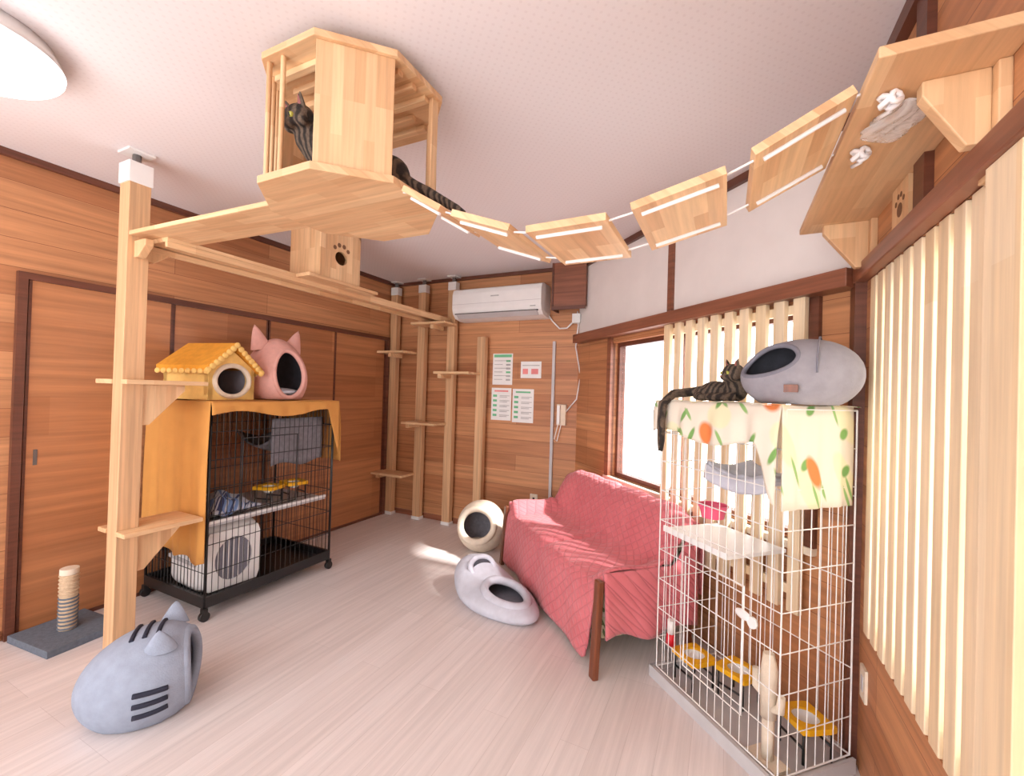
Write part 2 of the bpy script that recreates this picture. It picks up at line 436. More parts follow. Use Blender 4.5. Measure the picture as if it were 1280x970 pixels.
# ---------------------------------------------------------------- post with shelves and walkways
px,py=-2.6,1.1
b=MB(); w=.0445
b.box(px-w,px+w,py-w,py+w,0,H-.13,M_post)
b.box(px-.05,px+.05,py-.05,py+.05,H-.16,H-.06,M_white); b.tube([(px,py,H-.06),(px,py,H-.01)],.018,M_silver,12); b.box(px-.055,px+.055,py-.055,py+.055,H-.012,H,M_white)
for z,x0,x1,y0,y1 in ((.585,px-.12,px+.13,py-.05,py+.29),(1.30,px-.2,px+.10,py-.05,py+.31)):
    b.box(x0,px-w,y0,y1,z-.022,z,M_py); b.box(px+w,x1,y0,y1,z-.022,z,M_py); b.box(px-w,px+w,py+w,y1,z-.022,z,M_py)
    bracket(b,(px+.01,py+w,z-.022),(0,1,0),(0,0,-1),.19,.2,.035,M_pz)
bracket(b,(px+w,py,1.963),(1,0,0),(0,0,-1),.1,.08,.035,M_pz); bracket(b,(px,py+w,1.963),(0,1,0),(0,0,-1),.1,.08,.035,M_pz)
b.obj('cat_climbing_post',bevel=.003)

b=MB()
b.extr([(px+w,1.06,1.985),(px+w,1.28,1.985),(px+w,1.28,2.005),(px+w,1.06,2.005)],(1.05,0,-.024),M_px)
b.obj('cat_walkway_plank',bevel=.003)
b=MB()
b.box(px+.0,px+.2,py+w,1.84,1.965,1.985,M_py)
b.box(px-.02,px+.32,1.84,2.42,1.965,1.987,M_py)
b.box(px+.0,px+.2,2.42,3.53,1.965,1.985,M_py)
b.box(px+.0,px+.02,py+w,3.53,1.935,1.965,M_py); b.box(px+.18,px+.2,py+w,3.53,1.935,1.965,M_py)
b.obj('cat_walkway_plank',bevel=.003)
b=MB(); bx0,bx1,by0,by1,bz0,bz1=px+.02,px+.30,1.93,2.26,1.988,2.33
b.box(bx0,bx1,by0,by0+.018,bz0,bz1,M_pz)
b.box(bx0,bx1,by1-.018,by1,bz0,bz1,M_pz); b.box(bx0,bx0+.018,by0,by1,bz0,bz1,M_pz); b.box(bx0,bx1,by0,by1,bz1-.018,bz1,M_py)
N=40; cy,cz=(by0+by1)/2,(bz0+bz1)/2
def pawloop(c,r,n=24): return [(c[0]+r*math.cos(2*pi*i/n),c[1]+r*math.sin(2*pi*i/n)) for i in range(n)]
outer=rectloop((by1-by0)/2,(bz1-bz0)/2,N,cy,cz); hole=[(cy+.05*math.cos(2*pi*i/N+pi/N),cz-.02+.044*math.sin(2*pi*i/N+pi/N)) for i in range(N)]
ringplate(b,[(bx1-.018,p[0],p[1]) for p in outer],[(bx1-.018,p[0],p[1]) for p in hole],(.018,0,0),M_pz)
for dx,dz,r in ((-.055,.04,.014),(-.02,.062,.015),(.02,.062,.015),(.055,.04,.014)):
    b.extr([(bx1,p[0],p[1]) for p in pawloop((cy+dx,cz+dz),r,14)],(.001,0,0),M_hole_shade)
b.obj('cat_paw_box',bevel=.002)

# hanging octagon cat house
hc=V((-1.24,1.18)); hr=.29; k=hr*math.tan(pi/8)
octo=[(hc.x-k,hc.y-hr),(hc.x+k,hc.y-hr),(hc.x+hr,hc.y-k),(hc.x+hr,hc.y+k),(hc.x+k,hc.y+hr),(hc.x-k,hc.y+hr),(hc.x-hr,hc.y+k),(hc.x-hr,hc.y-k)]
FZ=1.96; RZ=2.335
b=MB()
b.extr([(x,y,FZ-.024) for x,y in octo],(0,0,.024),M_px)
b.extr([(x,y,RZ) for x,y in octo],(0,0,.022),M_px)
b.box(hc.x-.12,hc.x+.12,hc.y-.12,hc.y+.12,RZ+.022,H,M_px)
def inset(p,f=.94): return (hc.x+(p[0]-hc.x)*f,hc.y+(p[1]-hc.y)*f)
def face(i,j,a,bb,mat=M_pz,th=.018,f=.955,z0=FZ,z1=RZ):
    p=V(inset(octo[i],f)); q=V(inset(octo[j],f)); A=p.lerp(q,a); B=p.lerp(q,bb); d=(q-p).normalized(); n=V((d.y,-d.x))*th
    b.extr([(A.x,A.y,z0),(B.x,B.y,z0),(B.x-n.x,B.y-n.y,z0),(A.x-n.x,A.y-n.y,z0)],(0,0,z1-z0),mat)
face(1,2,0,1)
face(5,6,0,1); face(6,7,0,1)
face(2,3,.86,1); face(3,4,0,.1)
for (i,j,n_) in ((7,0,3),(0,1,2)):
    p=V(inset(octo[i],.92)); q=V(inset(octo[j],.92))
    for kk in range(n_):
        r_=p.lerp(q,kk/n_) if i==7 else p.lerp(q,kk*.30)
        b.tube([(r_.x,r_.y,FZ),(r_.x,r_.y,RZ)],.0085,M_pz,10)
for kk in range(1,3):
    p=V(inset(octo[3],.92)).lerp(V(inset(octo[4],.92)),kk/3); b.tube([(p.x,p.y,FZ),(p.x,p.y,RZ)],.008,M_pz,10)
for kk in range(7):
    yy=hc.y-.21+kk*.07; hw=.26 if abs(yy-hc.y)<.13 else .15
    b.box(hc.x-hw,hc.x+hw,yy-.012,yy+.012,RZ-.02,RZ,M_px)
b.obj('hanging_cat_house',bevel=.002)

# suspension bridge
b=MB()
pl=[((.225,1.92),(.045,1.83)),((-.01,1.80),(-.22,1.75)),((-.283,1.735),(-.505,1.732)),((-.56,1.745),(-.755,1.817)),((-.80,1.838),(-.945,1.925))]
y0,y1=1.09,1.42
for kq,((xa,za),(xb,zb)) in enumerate(pl):
    d=V((xb-xa,0,zb-za)).normalized(); n=V((-d.z,0,d.x))
    if n.z<0:n=-n
    ye=y1 if kq<4 else 1.34
    b.extr([(xa,y0,za),(xa,ye,za),(xa+n.x*.02,ye,za+n.z*.02),(xa+n.x*.02,y0,za+n.z*.02)],(xb-xa,0,zb-za),M_py)
    for yy in (y0+.035,ye-.045):
        e=.018
        b.tube([V((xa,yy,za))-n*.004+d*e,V((xb,yy,zb))-n*.004-d*e],.0055,M_rope,8)
for yy in (y0+.035,y1-.045):
    pts=[(.30,yy,1.945)]
    for (xa,za),(xb,zb) in pl[:4]: pts+=[(xa-.01,yy,za+.01),(xb+.01,yy,zb+.01)]
    yq=yy if yy<1.2 else 1.295
    pts+=[(-.80,yq,1.848),(-.945,yq,1.93),(-1.0,yq,1.95)]
    b.tube(pts,.003,M_rope,8)
b.obj('cat_suspension_bridge',bevel=.002)

# wall shelf on the right wall
b=MB(); sx=.235; SZ=1.945
b.box(sx,XR,1.0,1.97,SZ-.022,SZ,M_py)
for y in (1.12,1.90):
    b.box(XR-.02,XR,y-.035,y+.035,1.79 if y>1.5 else 1.72,SZ-.022,M_pz)
    bracket(b,(XR-.02,y,SZ-.022),(-1,0,0),(0,0,-1),.10 if y<1.5 else .13,.14 if y<1.5 else .16,.03,M_pz)
b.obj('wall_cat_shelf',bevel=.003)
b=MB()
b.box(XR-.018,XR,1.53,1.66,1.79,1.92,M_pz)
b.extr([(XR-.019,p[0],p[1]) for p in pawloop((1.595,1.845),.020,16)],(.002,0,0),M_hole_shade)
for dx,dz in ((-.030,.02),(-.011,.036),(.011,.036),(.030,.02)): b.extr([(XR-.019,p[0],p[1]) for p in pawloop((1.595+dx,1.85+dz),.008,10)],(.002,0,0),M_hole_shade)
b.obj('paw_cutout_board')
b=MB()
for y in (1.125,1.345):
    pts=[]
    for i in range(26):
        a=i/25*4*pi; pts.append((.285+.013*math.cos(a)+.004*math.cos(3*a),y+.014*math.sin(a),SZ-.032-.010*math.sin(1.5*a)-.004))
    b.tube(pts,.006,M_rope,8)
    b.tube([(.285,y,SZ-.03),(.29,y+.025,SZ-.045),(.278,y+.05,SZ-.042)],.005,M_rope,8)
def fn(u,v):
    a=2*pi*u; r=math.sin(pi*v)**.7; w_=1+.3*math.sin(3*a+5*v)+.22*math.sin(7*a+9*v)
    return V((.315+.040*r*w_*math.cos(a)+.012*math.sin(8*v),1.13+.18*v,SZ-.036+.012*r*w_*math.sin(a)))
b.grid(fn,30,14,M_bag,True,True)
b.obj('plastic_wrapped_rope_knot')

# ---------------------------------------------------------------- tower at back wall
b=MB()
pxs=[(-3.11,H),(-2.755,H),(-2.40,H),(-2.06,1.80)]; ty=3.57
for x,h in pxs:
    top=h-.12 if h==H else h
    b.box(x-.0425,x+.0425,ty-.03,ty+.03,0,top,M_post)
    b.box(x-.048,x+.048,ty-.036,ty+.036,0,.03,M_white)
    if h==H:
        b.box(x-.045,x+.045,ty-.034,ty+.034,top-.02,top+.06,M_white); b.tube([(x,ty,top+.06),(x,ty,H)],.018,M_silver,10); b.box(x-.05,x+.05,ty-.05,ty+.05,H-.012,H,M_white)
def tsh(x0,x1,z,px_):
    b.box(x0,x1,ty-.24,ty-.03,z-.022,z,M_px)
    b.box(px_-.02,px_+.02,ty-.2,ty-.03,z-.06,z-.022,M_px)
tsh(-3.16,-2.78,.46,-3.11); tsh(-3.13,-2.80,1.665,-3.0); tsh(-2.80,-2.42,.98,-2.755); tsh(-2.44,-2.06,1.465,-2.40); tsh(-2.72,-2.33,1.93,-2.5)
b.obj('cat_climbing_tower',bevel=.003)

# ---------------------------------------------------------------- air conditioner
b=MB(); x0,x1=-2.31,-1.42; yb=YB-.002
prof=[(yb,2.235),(yb-.17,2.235),(yb-.205,2.22),(yb-.22,2.18),(yb-.22,2.05),(yb-.205,2.0),(yb-.16,1.965),(yb-.08,1.95),(yb,1.95)]
b.extr([(x0,y,z) for y,z in prof],(x1-x0,0,0),M_white)
b.box(x0+.03,x1-.03,yb-.217,yb-.2,1.995,2.003,M_dark)
b.extr([(x0+.04,yb-.213,2.0),(x0+.04,yb-.165,1.966),(x0+.04,yb-.168,1.961),(x0+.04,yb-.219,1.998)],(x1-x0-.08,0,0),M_grey_pl)
b.box(x0,x1,yb-.2205,yb-.2195,2.085,2.088,M_grey_pl)
b.box(x1-.1,x1-.05,yb-.222,yb-.219,2.03,2.038,M_ink); b.box((x0+x1)/2-.04,(x0+x1)/2+.04,yb-.222,yb-.219,2.14,2.15,M_ink)
b.tube([(x1-.02,yb-.03,2.0),(x1+.03,yb-.02,1.93),(x1+.1,yb-.02,1.86),(x1+.17,yb-.03,1.86),(x1+.24,yb-.04,1.92)],.007,M_white)
b.obj('air_conditioner',bevel=.006)
b=MB(); b.tube([(-1.16,YB-.03,2.0),(-1.15,YB-.03,1.88),(-1.17,YB-.02,1.7),(-1.12,YB-.02,1.45),(-1.15,YB-.02,1.25),(-1.24,YB-.02,1.14)],.006,M_white)
b.box(-1.2,-1.13,YB-.05,YB,1.9,1.98,M_white); b.obj('wall_cable')
b=MB(); b.box(-1.38,-1.355,YB-.022,YB,.0,1.75,M_grey_pl); b.obj('conduit_pipe')
b=MB(); b.box(-1.32,-1.24,YB-.035,YB,1.02,1.20,M_cream); b.box(-1.31,-1.285,YB-.06,YB-.035,1.03,1.19,M_white); b.tube([(-1.30,YB-.05,1.03),(-1.33,YB-.05,.9),(-1.31,YB-.04,.88),(-1.28,YB-.03,1.02)],.004,M_white); b.obj('intercom_phone',bevel=.005)
def poster(x0,x1,z0,z1,kind):
    b=MB(); y=YB; b.box(x0,x1,y-.003,y,z0,z1,M_white); w=x1-x0;h=z1-z0;f=y-.0038
    def r(a,c,d,e,m): b.box(x0+a*w,x0+c*w,f,y-.003,z0+d*h,z0+e*h,m)
    if kind==0:
        r(.05,.95,.88,.97,M_green)
        for i in range(6):
            zz=.76-.12*i; r(.08,.5 if i%2 else .8,zz,zz+.02,M_ink); r(.68,.9,zz-.03,zz+.03,M_green if i%3==0 else M_ink)
    elif kind==1:
        r(.08,.92,.74,.79,M_ink); r(.1,.36,.24,.56,M_redink); r(.52,.86,.24,.56,M_redink)
    else:
        r(.15,.85,.88,.93,M_redink if kind==3 else M_green)
        for i in range(5):
            zz=.75-.15*i; r(.08,.28,zz-.03,zz+.04,M_green); r(.42,.92,zz,zz+.02,M_ink); r(.42,.8,zz-.04,zz-.02,M_ink)
    b.obj('notice_poster')
poster(-1.98,-1.775,1.36,1.65,0); poster(-1.69,-1.49,1.425,1.575,1); poster(-1.985,-1.78,1.03,1.33,3); poster(-1.765,-1.555,1.02,1.325,2)
b=MB(); b.box(-1.56,-1.49,YB-.008,YB,.28,.39,M_cream); b.box(-1.535,-1.515,YB-.01,YB-.008,.31,.36,M_dark); b.obj('wall_outlet')
b=MB(); b.box(XR-.008,XR,1.87,1.93,.28,.39,M_cream); b.box(XR-.01,XR-.008,1.89,1.91,.31,.36,M_grey_pl); b.obj('wall_outlet')

# ---------------------------------------------------------------- black cage
cx0,cx1,CT=-3.12,-2.52,1.18
cy0=1.44;cy1=2.27
b=MB(); z0=.10
t=.0022
panel(b,(cx1,cy0,z0),(0,1,0),cy1-cy0,(0,0,1),CT-z0,.034,.15,t,M_black)
panel(b,(cx0,cy0,z0),(0,1,0),cy1-cy0,(0,0,1),CT-z0,.034,.15,t,M_black)
panel(b,(cx0,cy0,z0),(1,0,0),cx1-cx0,(0,0,1),CT-z0,.034,.15,t,M_black)
panel(b,(cx0,cy1,z0),(1,0,0),cx1-cx0,(0,0,1),CT-z0,.034,.15,t,M_black)
panel(b,(cx0,cy0,CT),(1,0,0),cx1-cx0,(0,1,0),cy1-cy0,.034,.15,t,M_black)
for x in (cx0,cx1):
    for y in (cy0,cy1):
        b.tube([(x,y,.06),(x,y,CT)],.008,M_black); b.tube([(x-.012,y,.026),(x+.012,y,.026)],.026,M_black,14); b.box(x-.015,x+.015,y-.012,y+.012,.03,.07,M_black)
b.box(cx0,cx1,cy0,cy1,.07,.085,M_black)
b.box(cx0,cx1,cy0-.008,cy0+.008,.07,.13,M_black); b.box(cx0,cx1,cy1-.008,cy1+.008,.07,.13,M_black); b.box(cx1-.008,cx1+.008,cy0,cy1,.07,.13,M_black); b.box(cx0-.008,cx0+.008,cy0,cy1,.07,.13,M_black)
b.box(cx0+.02,cx1-.02,cy0+.02,cy1-.03,.50,.515,M_grey_pl); b.box(cx1-.03,cx1-.015,cy0+.02,cy1-.03,.515,.53,M_white)
b.tube([(cx1+.004,1.62,.55),(cx1+.004,1.62,.98),(cx1+.004,1.98,.98),(cx1+.004,1.98,.55)],.005,M_black,6,True)
b.obj('wire_pet_cage')
b=MB(); ct=CT+.012
b.grid(lambda u,v:V((cx0-.01+(cx1-cx0+.03)*u,cy0-.015+(cy1-cy0+.045)*v,ct+.003*math.sin(9*u+7*v))),20,20,M_must)
curtain(b,(cx0-.01,cy0-.015,0),(cx1+.02,cy0-.015,0),ct,lambda u:.36-.05*u+.015*math.sin(20*u),(0,-1,0),.008,3.5,M_must,.010)
curtain(b,(cx1+.02,cy0-.015,0),(cx1+.02,cy1+.03,0),ct,lambda u:1.12+.02*math.sin(9*u)-(.0 if u<.88 else 2.6*(u-.88)),(1,0,0),.006,5,M_must,.012)
curtain(b,(cx1+.02,cy1+.03,0),(cx0-.01,cy1+.03,0),ct,lambda u:.76+.05*u,(0,1,0),.016,3,M_must,.02)
b.obj('mustard_cover_cloth',solid=.003)
b=MB()
def rbox(mb,hx,hy,hz,mat,p=.35,nu=32,nv=16):
    def sg(v,e): return math.copysign(abs(v)**e,v)
    def fn(u,v):
        a=2*pi*u;bb=pi*v; return V((hx*sg(math.sin(bb),p)*sg(math.cos(a),p),hy*sg(math.sin(bb),p)*sg(math.sin(a),p),hz+hz*sg(math.cos(bb),p)))
    mb.grid(fn,nu,nv,mat,True,True)
rbox(b,.20,.175,.195,M_white)
N=32
ox=rectloop(.15,.165,N,0,.19); hl=[(.105*math.cos(2*pi*i/N+pi/N),.185+.125*math.sin(2*pi*i/N+pi/N)) for i in range(N)]
ringplate(b,[(.19,p[0],p[1]) for p in ox],[(.19,p[0],p[1]) for p in hl],(.025,0,0),M_white)
b.extr([(.201,p[0],p[1]) for p in hl],(.002,0,0),M_greymid)  # shade inside the doorway, painted as a grey disc on the closed body
for i in range(-3,4):
    hh=.12*math.sqrt(max(0,1-(i*.028/.105)**2)); b.tube([(.208,i*.028,.185-hh),(.208,i*.028,.185+hh)],.003,M_wwire,6)
b.ell((0,0,.39),(.05,.02,.010),M_grey_pl)
b.box(-.15,.15,-.181,-.165,.17,.19,M_grey_pl)
b.obj('pet_carrier',(-2.80,1.65,.086),math.radians(-4))
b=MB(); b.grid(lambda u,v:V((-2.95+.38*u,1.5+.28*v,.55+.07*math.sin(pi*u)*math.sin(pi*v)+.014*math.sin(14*u+3*v)*math.cos(11*v))),26,26,M_plaid); b.obj('folded_blanket',solid=.02)
b=MB(); b.grid(lambda u,v:V((-3.0+.42*u,1.88+.34*v,.98-.09*math.sin(pi*u)*1.0-.05*math.sin(pi*v))),20,20,M_felt)
b.grid(lambda u,v:V((-2.575,1.84+.38*u,1.08-.30*v+.015*math.sin(8*u)*v)),20,8,M_felt)
b.obj('cage_hammock',solid=.012)
def bowlstand(name,loc,rz=0,s=1.0):
    b=MB()
    h=.11; r=.055
    for sx_ in (-1,1):
        b.tube([(sx_*r,-r,0),(sx_*r,-r,h),(sx_*r,r,h),(sx_*r,r,0)],.0045,M_black,6)
    b.tube([(-r,-r,h*.5),(r,-r,h*.5)],.0045,M_black,6); b.tube([(-r,r,h*.5),(r,r,h*.5)],.0045,M_black,6)
    N=28; ringplate(b,[(p[0],p[1],h) for p in rectloop(.072,.066,N)],[(.045*math.cos(2*pi*i/N+pi/N),.045*math.sin(2*pi*i/N+pi/N),h) for i in range(N)],(0,0,.02),M_yplast)
    b.grid(lambda u,v:V(((.045-.02*v*v)*math.cos(2*pi*u),(.045-.02*v*v)*math.sin(2*pi*u),h+.012-.035*v)),24,6,M_white,True,True)
    b.extr([(.026*math.cos(2*pi*i/20),.026*math.sin(2*pi*i/20),h-.024) for i in range(20)],(0,0,.002),M_white)
    b.obj(name,loc,rz)
bowlstand('pet_bowl_stand',(-2.64,1.88,.516),.3)
bowlstand('pet_bowl_stand',(-2.64,2.06,.516),-.2)

# ---------------------------------------------------------------- beds on black cage
b=MB()
hx,hy,hb,ht=.155,.17,.18,.29
N=36
def house_outline(n):
    pts=[]
    poly=[(-hx,0),(hx,0),(hx,hb),(0,ht),(-hx,hb)]
    for i in range(n):
        a=2*pi*i/n; d=V((math.cos(a),math.sin(a))); best=None
        for k_ in range(5):
            p=V(poly[k_])-V((0,.12)); q=V(poly[(k_+1)%5])-V((0,.12)); e=q-p
            den=d.x*e.y-d.y*e.x
            if abs(den)<1e-9: continue
            t_=(p.x*e.y-p.y*e.x)/den; u_=(p.x*d.y-p.y*d.x)/den
            if t_>0 and -1e-6<=u_<=1+1e-6: best=t_ if best is None else min(best,t_)
        pts.append((d.x*best,.12+d.y*best))
    return pts
out=house_outline(N); hol=[(.115*math.cos(2*pi*i/N),.112+.092*math.sin(2*pi*i/N)) for i in range(N)]
ringplate(b,[(p[0],hy-.03,p[1]) for p in out],[(p[0],hy-.03,p[1]) for p in hol],(0,.03,0),M_yelw)
b.extr([(p[0],-hy,p[1]) for p in out],(0,.03,0),M_yelw)
b.box(-hx,-hx+.03,-hy,hy,0,hb,M_yelw); b.box(hx-.03,hx,-hy,hy,0,hb,M_yelw); b.box(-hx+.03,hx-.03,-hy+.03,hy-.03,0,.03,M_greylt)
b.box(-hx+.03,-hx+.034,-hy+.03,hy-.03,.03,hb,M_greymid); b.box(hx-.034,hx-.03,-hy+.03,hy-.03,.03,hb,M_greymid); b.box(-hx+.03,hx-.03,-hy+.03,-hy+.034,.03,hb,M_greymid)
b.tube([(p[0],hy,p[1]) for p in hol],.015,M_cream,8,True)
for sg in (-1,1):
    b.extr([(sg*(hx+.025),-hy-.02,hb-.02),(0,-hy-.02,ht+.02),(0,-hy-.02,ht+.05),(sg*(hx+.03),-hy-.02,hb+.015)],(0,2*hy+.05,0),M_yel)
    for i in range(8):
        f=i/7; b.ell((sg*(hx+.025)*(1-f),hy+.03,hb-.01+(ht-hb+.045)*f),(.022,.008,.018),M_yelw,None,10,6)
    for i in range(9):
        f=i/8; b.ell((sg*(hx+.028),-hy-.01+(2*hy+.03)*f,hb-.018),(.006,.022,.016),M_yelw,None,10,6)
b.obj('yellow_house_cat_bed',(-2.82,1.60,ct+.006),math.radians(-80),bevel=.012)
b=MB()
def shp(p):
    k=max(0,(p.z-.05))/.36; f=1-.2*k*k; return V((p.x*f,p.y*f,p.z))
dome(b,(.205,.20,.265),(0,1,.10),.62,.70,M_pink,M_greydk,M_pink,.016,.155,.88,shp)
ear(b,(-.105,.0,.335),.15,.17,.075,M_pink,(-.35,0,1),(1,0,.2)); ear(b,(.105,.0,.335),.15,.17,.075,M_pink,(.35,0,1),(1,0,-.2))
b.ell((0,0,.05),(.15,.15,.03),M_greylt)
b.obj('pink_cat_ear_bed',(-2.82,2.03,ct+.006),math.radians(-93))

# ---------------------------------------------------------------- floor beds
b=MB() # grey kitten-face bed
def shp(p):
    t_=(p.x+.22)/.44; f=.88+.16*t_; z=p.z*(.84+.20*t_)
    return V((p.x,p.y*f,z))
P=dome(b,(.208,.19,.20),(1,0,.04),.66,.78,M_bluegr,M_greymid,M_bluegr,.018,.14,.88,shp)
ear(b,(.07,-.10,.275),.11,.09,.06,M_bluegr,(0,-.35,1),(1,0,0)); ear(b,(.07,.10,.275),.11,.09,.06,M_bluegr,(0,.35,1),(1,0,0))
def onsurf(x,ang,off=.003):
    c_=math.sqrt(max(0,1-(x/.208)**2)); p=V((x,-.19*c_*math.sin(ang),.14+.20*c_*math.cos(ang))); q=shp(p)
    return q+V((0,-math.sin(ang),math.cos(ang)))*off
for aa in (1.42,1.62,1.84):
    b.tube([onsurf(.01+.011*i,aa+.004*i) for i in range(10)],.009,M_navy,6)
    b.tube([onsurf(.01+.011*i,-aa) for i in range(10)],.009,M_navy,6)
for x in (-.03,.01,.05): b.tube([onsurf(x,-.35+.07*i,.002) for i in range(11)],.008,M_navy,6)
b.ell((0,0,.06),(.15,.14,.035),M_greylt)
b.obj('grey_kitten_cat_bed',(-2.04,.95,0),math.radians(52))

b=MB()
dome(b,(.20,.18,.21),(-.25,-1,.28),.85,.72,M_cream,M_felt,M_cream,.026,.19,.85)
b.ell((0,0,.05),(.14,.12,.03),M_cream)
b.obj('cream_igloo_cat_bed',(-1.78,3.16,0),math.radians(25))
b=MB() # grey slipper bed, local +x = open toe end
def shp(p):
    t_=(p.x+.38)/.76; z=p.z*(1.22-.66*sm(.12,.50,t_)); wf=.86+.18*math.sin(pi*min(1,t_*1.1)); return V((p.x,p.y*wf,z))
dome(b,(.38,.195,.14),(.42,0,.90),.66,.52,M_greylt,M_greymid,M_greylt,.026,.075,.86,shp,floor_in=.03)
E1=V((.6,0,-.8)); E2=V((0,1,0)); hcn=V((-.145,0,.168)); En=V((.8,0,.6))
b.tube([hcn+E1*.062*math.cos(2*pi*i/28)+E2*.085*math.sin(2*pi*i/28) for i in range(28)],.018,M_greylt,8,True)
b.grid(lambda u,v:hcn+En*.004+E1*.056*(1-v)*math.cos(2*pi*u)+E2*.078*(1-v)*math.sin(2*pi*u),28,4,M_greydk,True,True)  # recess shade painted as a dark patch; the hood stays closed
b.obj('grey_slipper_cat_bed',(-1.26,2.42,0),math.radians(-27))

b=MB(); b.box(-.17,.17,-.15,.15,0,.035,M_card)
b.tube([(0,0,.035),(0,0,.31)],.035,M_sisal,20); b.tube([(0,0,.31),(0,0,.34)],.037,M_cream,20)
for i in range(15):
    z=.045+i*.0185; b.tube([(.0355*math.cos(2*pi*j/16),.0355*math.sin(2*pi*j/16),z) for j in range(16)],.005,M_sisal if i>8 else M_card,6,True)
b.obj('cat_scratching_post',(-2.965,1.04,0),.1,bevel=.006)

# ---------------------------------------------------------------- sofa (local frame of angled wall)
b=MB(); SA,SB=.66,2.01; NO=.05
prof=[(.05,.30),(.045,.50),(.05,.66),(.07,.705),(.11,.72),(.15,.70),(.185,.63),(.215,.53),(.25,.44),(.31,.40),(.38,.395),(.47,.40),(.56,.40),(.61,.39),(.635,.35),(.645,.26),(.65,.15),(.655,.035)]
def fn(u,v):
    s_=SA+(SB-SA)*u; f=v*(len(prof)-1); i=min(int(f),len(prof)-2); g=f-i
    n_=prof[i][0]*(1-g)+prof[i+1][0]*g; z=prof[i][1]*(1-g)+prof[i+1][1]*g
    e=max(1-sm(0,.17,s_-SA),1-sm(0,.17,SB-s_))
    if n_>.2 and n_<.64: z+=.075*e*sm(.2,.3,n_)*sm(0,.06,.65-n_)
    if n_<.2: z-=.05*e*sm(.5,.7,z)
    z+=-.02*math.exp(-((s_-(SA+SB)/2)/.03)**2)*(1 if .25<n_<.61 else .5)
    hem=.03+ .30*(1-sm(.69,.76,s_))
    if v>.78: z=max(z,hem)
    n_+=.008*math.sin(17*s_)*sm(.75,1,v)
    z+=.004*math.sin(23*s_+9*n_)
    return V((s_,n_+NO,z))
b.grid(fn,90,70,M_quilt)
def flap(s_,sg):
    def g(u,v):
        n_=.10+.52*u; zt=.468
        if n_<.24: zt=.468+(.66-.468)*(1-sm(.1,.24,n_))
        zb=.17+.02*math.sin(9*u)
        return V((s_+sg*(.004+.022*math.sin(v*pi/2)+.01*v*math.sin(14*u)),n_+NO,zt+(zb-zt)*v))
    b.grid(g,30,14,M_quilt)
flap(SA,-1); flap(SB,1)
cov=b
sofa=empty('sofa',C0,A45)
cov.obj('quilted_cover',parent=sofa,solid=.012)
b=MB()
b.box(SA+.03,SB-.03,.12+NO,.61+NO,.14,.375,M_sofafl); b.box(SA+.03,SB-.03,.07+NO,.15+NO,.2,.66,M_sofafl)
b.obj('upholstered_frame',parent=sofa,bevel=.02)
b=MB()
for s_,sg in ((SA,-1),(SB,1)):
    b.bar((s_+sg*.012,.665+NO,0),(s_,.64+NO,.44),.045,.03,M_walnut,(0,1,0))
    b.bar((s_-sg*.03,.10+NO,0),(s_-sg*.03,.13+NO,.40),.04,.03,M_walnut,(0,1,0))
b.obj('wooden_legs',parent=sofa,bevel=.006)

# ---------------------------------------------------------------- white cage
a0,a1,n0,n1,CT2=-.045,.58,.085,.425,1.265
b=MB(); t=.0021
panel(b,(a0,n1,.05),(1,0,0),a1-a0,(0,0,1),CT2-.05,.04,.135,t,M_wwire)
panel(b,(a0,n0,.05),(1,0,0),a1-a0,(0,0,1),CT2-.05,.04,.27,t,M_wwire)
panel(b,(a0,n0,.05),(0,1,0),n1-n0,(0,0,1),CT2-.05,.04,.135,t,M_wwire)
panel(b,(a1,n0,.05),(0,1,0),n1-n0,(0,0,1),CT2-.05,.04,.135,t,M_wwire)
panel(b,(a0,n0,CT2),(1,0,0),a1-a0,(0,1,0),n1-n0,.04,.13,t,M_wwire)
b.box(a0-.015,a1+.015,n0-.01,n1+.02,0,.02,M_grey_pl)
b.box(a0-.02,a1+.02,n1+.01,n1+.025,0,.05,M_grey_pl); b.box(a1+.01,a1+.022,n0-.01,n1+.02,0,.05,M_grey_pl); b.box(a0-.022,a0-.01,n0+.0,n1+.02,0,.05,M_grey_pl)
b.box(.20,a1-.01,n0+.02,n1-.01,.675,.69,M_white); b.box(.20,a1-.01,n1-.02,n1-.01,.69,.70,M_white)
b.tube([(.40,n1+.006,.16),(.40,n1+.006,.62),(.10,n1+.006,.62),(.10,n1+.006,.16)],.004,M_wwire,6,True)
b.ell((.10,n1+.008,.52),(.035,.008,.018),M_white); b.tube([(.06,n1+.002,.51),(.06,n1+.012,.51)],.02,M_white,20)
b.obj('wire_pet_cage',C0,A45)
b=MB(); cz2=CT2+.012
b.grid(lambda u,v:V((a0-.0+(a1-a0+.025)*u,n0-.02+(n1-n0+.04)*v,cz2+.003*math.sin(9*u+7*v))),20,20,M_floral)
curtain(b,(a0-.0,n1+.02,0),(a1+.025,n1+.02,0),cz2,lambda u:1.13+.02*math.sin(8*u+1)-.20*(1-sm(.0,.14,u)),(0,1,0),.012,3.5,M_floral,.018)
curtain(b,(a1+.025,n1+.02,0),(a1+.025,n0-.02,0),cz2,lambda u:1.13+.02*math.sin(9*u),(1,0,0),.01,3,M_floral,.012)
curtain(b,(a0-.0,n1+.02,0),(a0-.0,n0+.02,0),cz2,lambda u:.93,(-1,0,0),.004,3,M_floral,.004)
b.obj('floral_cover_cloth',C0,A45,solid=.003)
def w45(s_,n_,z=0): return C0+V((-.70711*s_-.70711*n_, .70711*s_-.70711*n_, z))
bowlstand('pet_bowl_stand',w45(.47,.31,.021),A45); bowlstand('pet_bowl_stand',w45(.33,.20,.021),A45+.2); bowlstand('pet_bowl_stand',w45(.04,.19,.021),A45-.2)
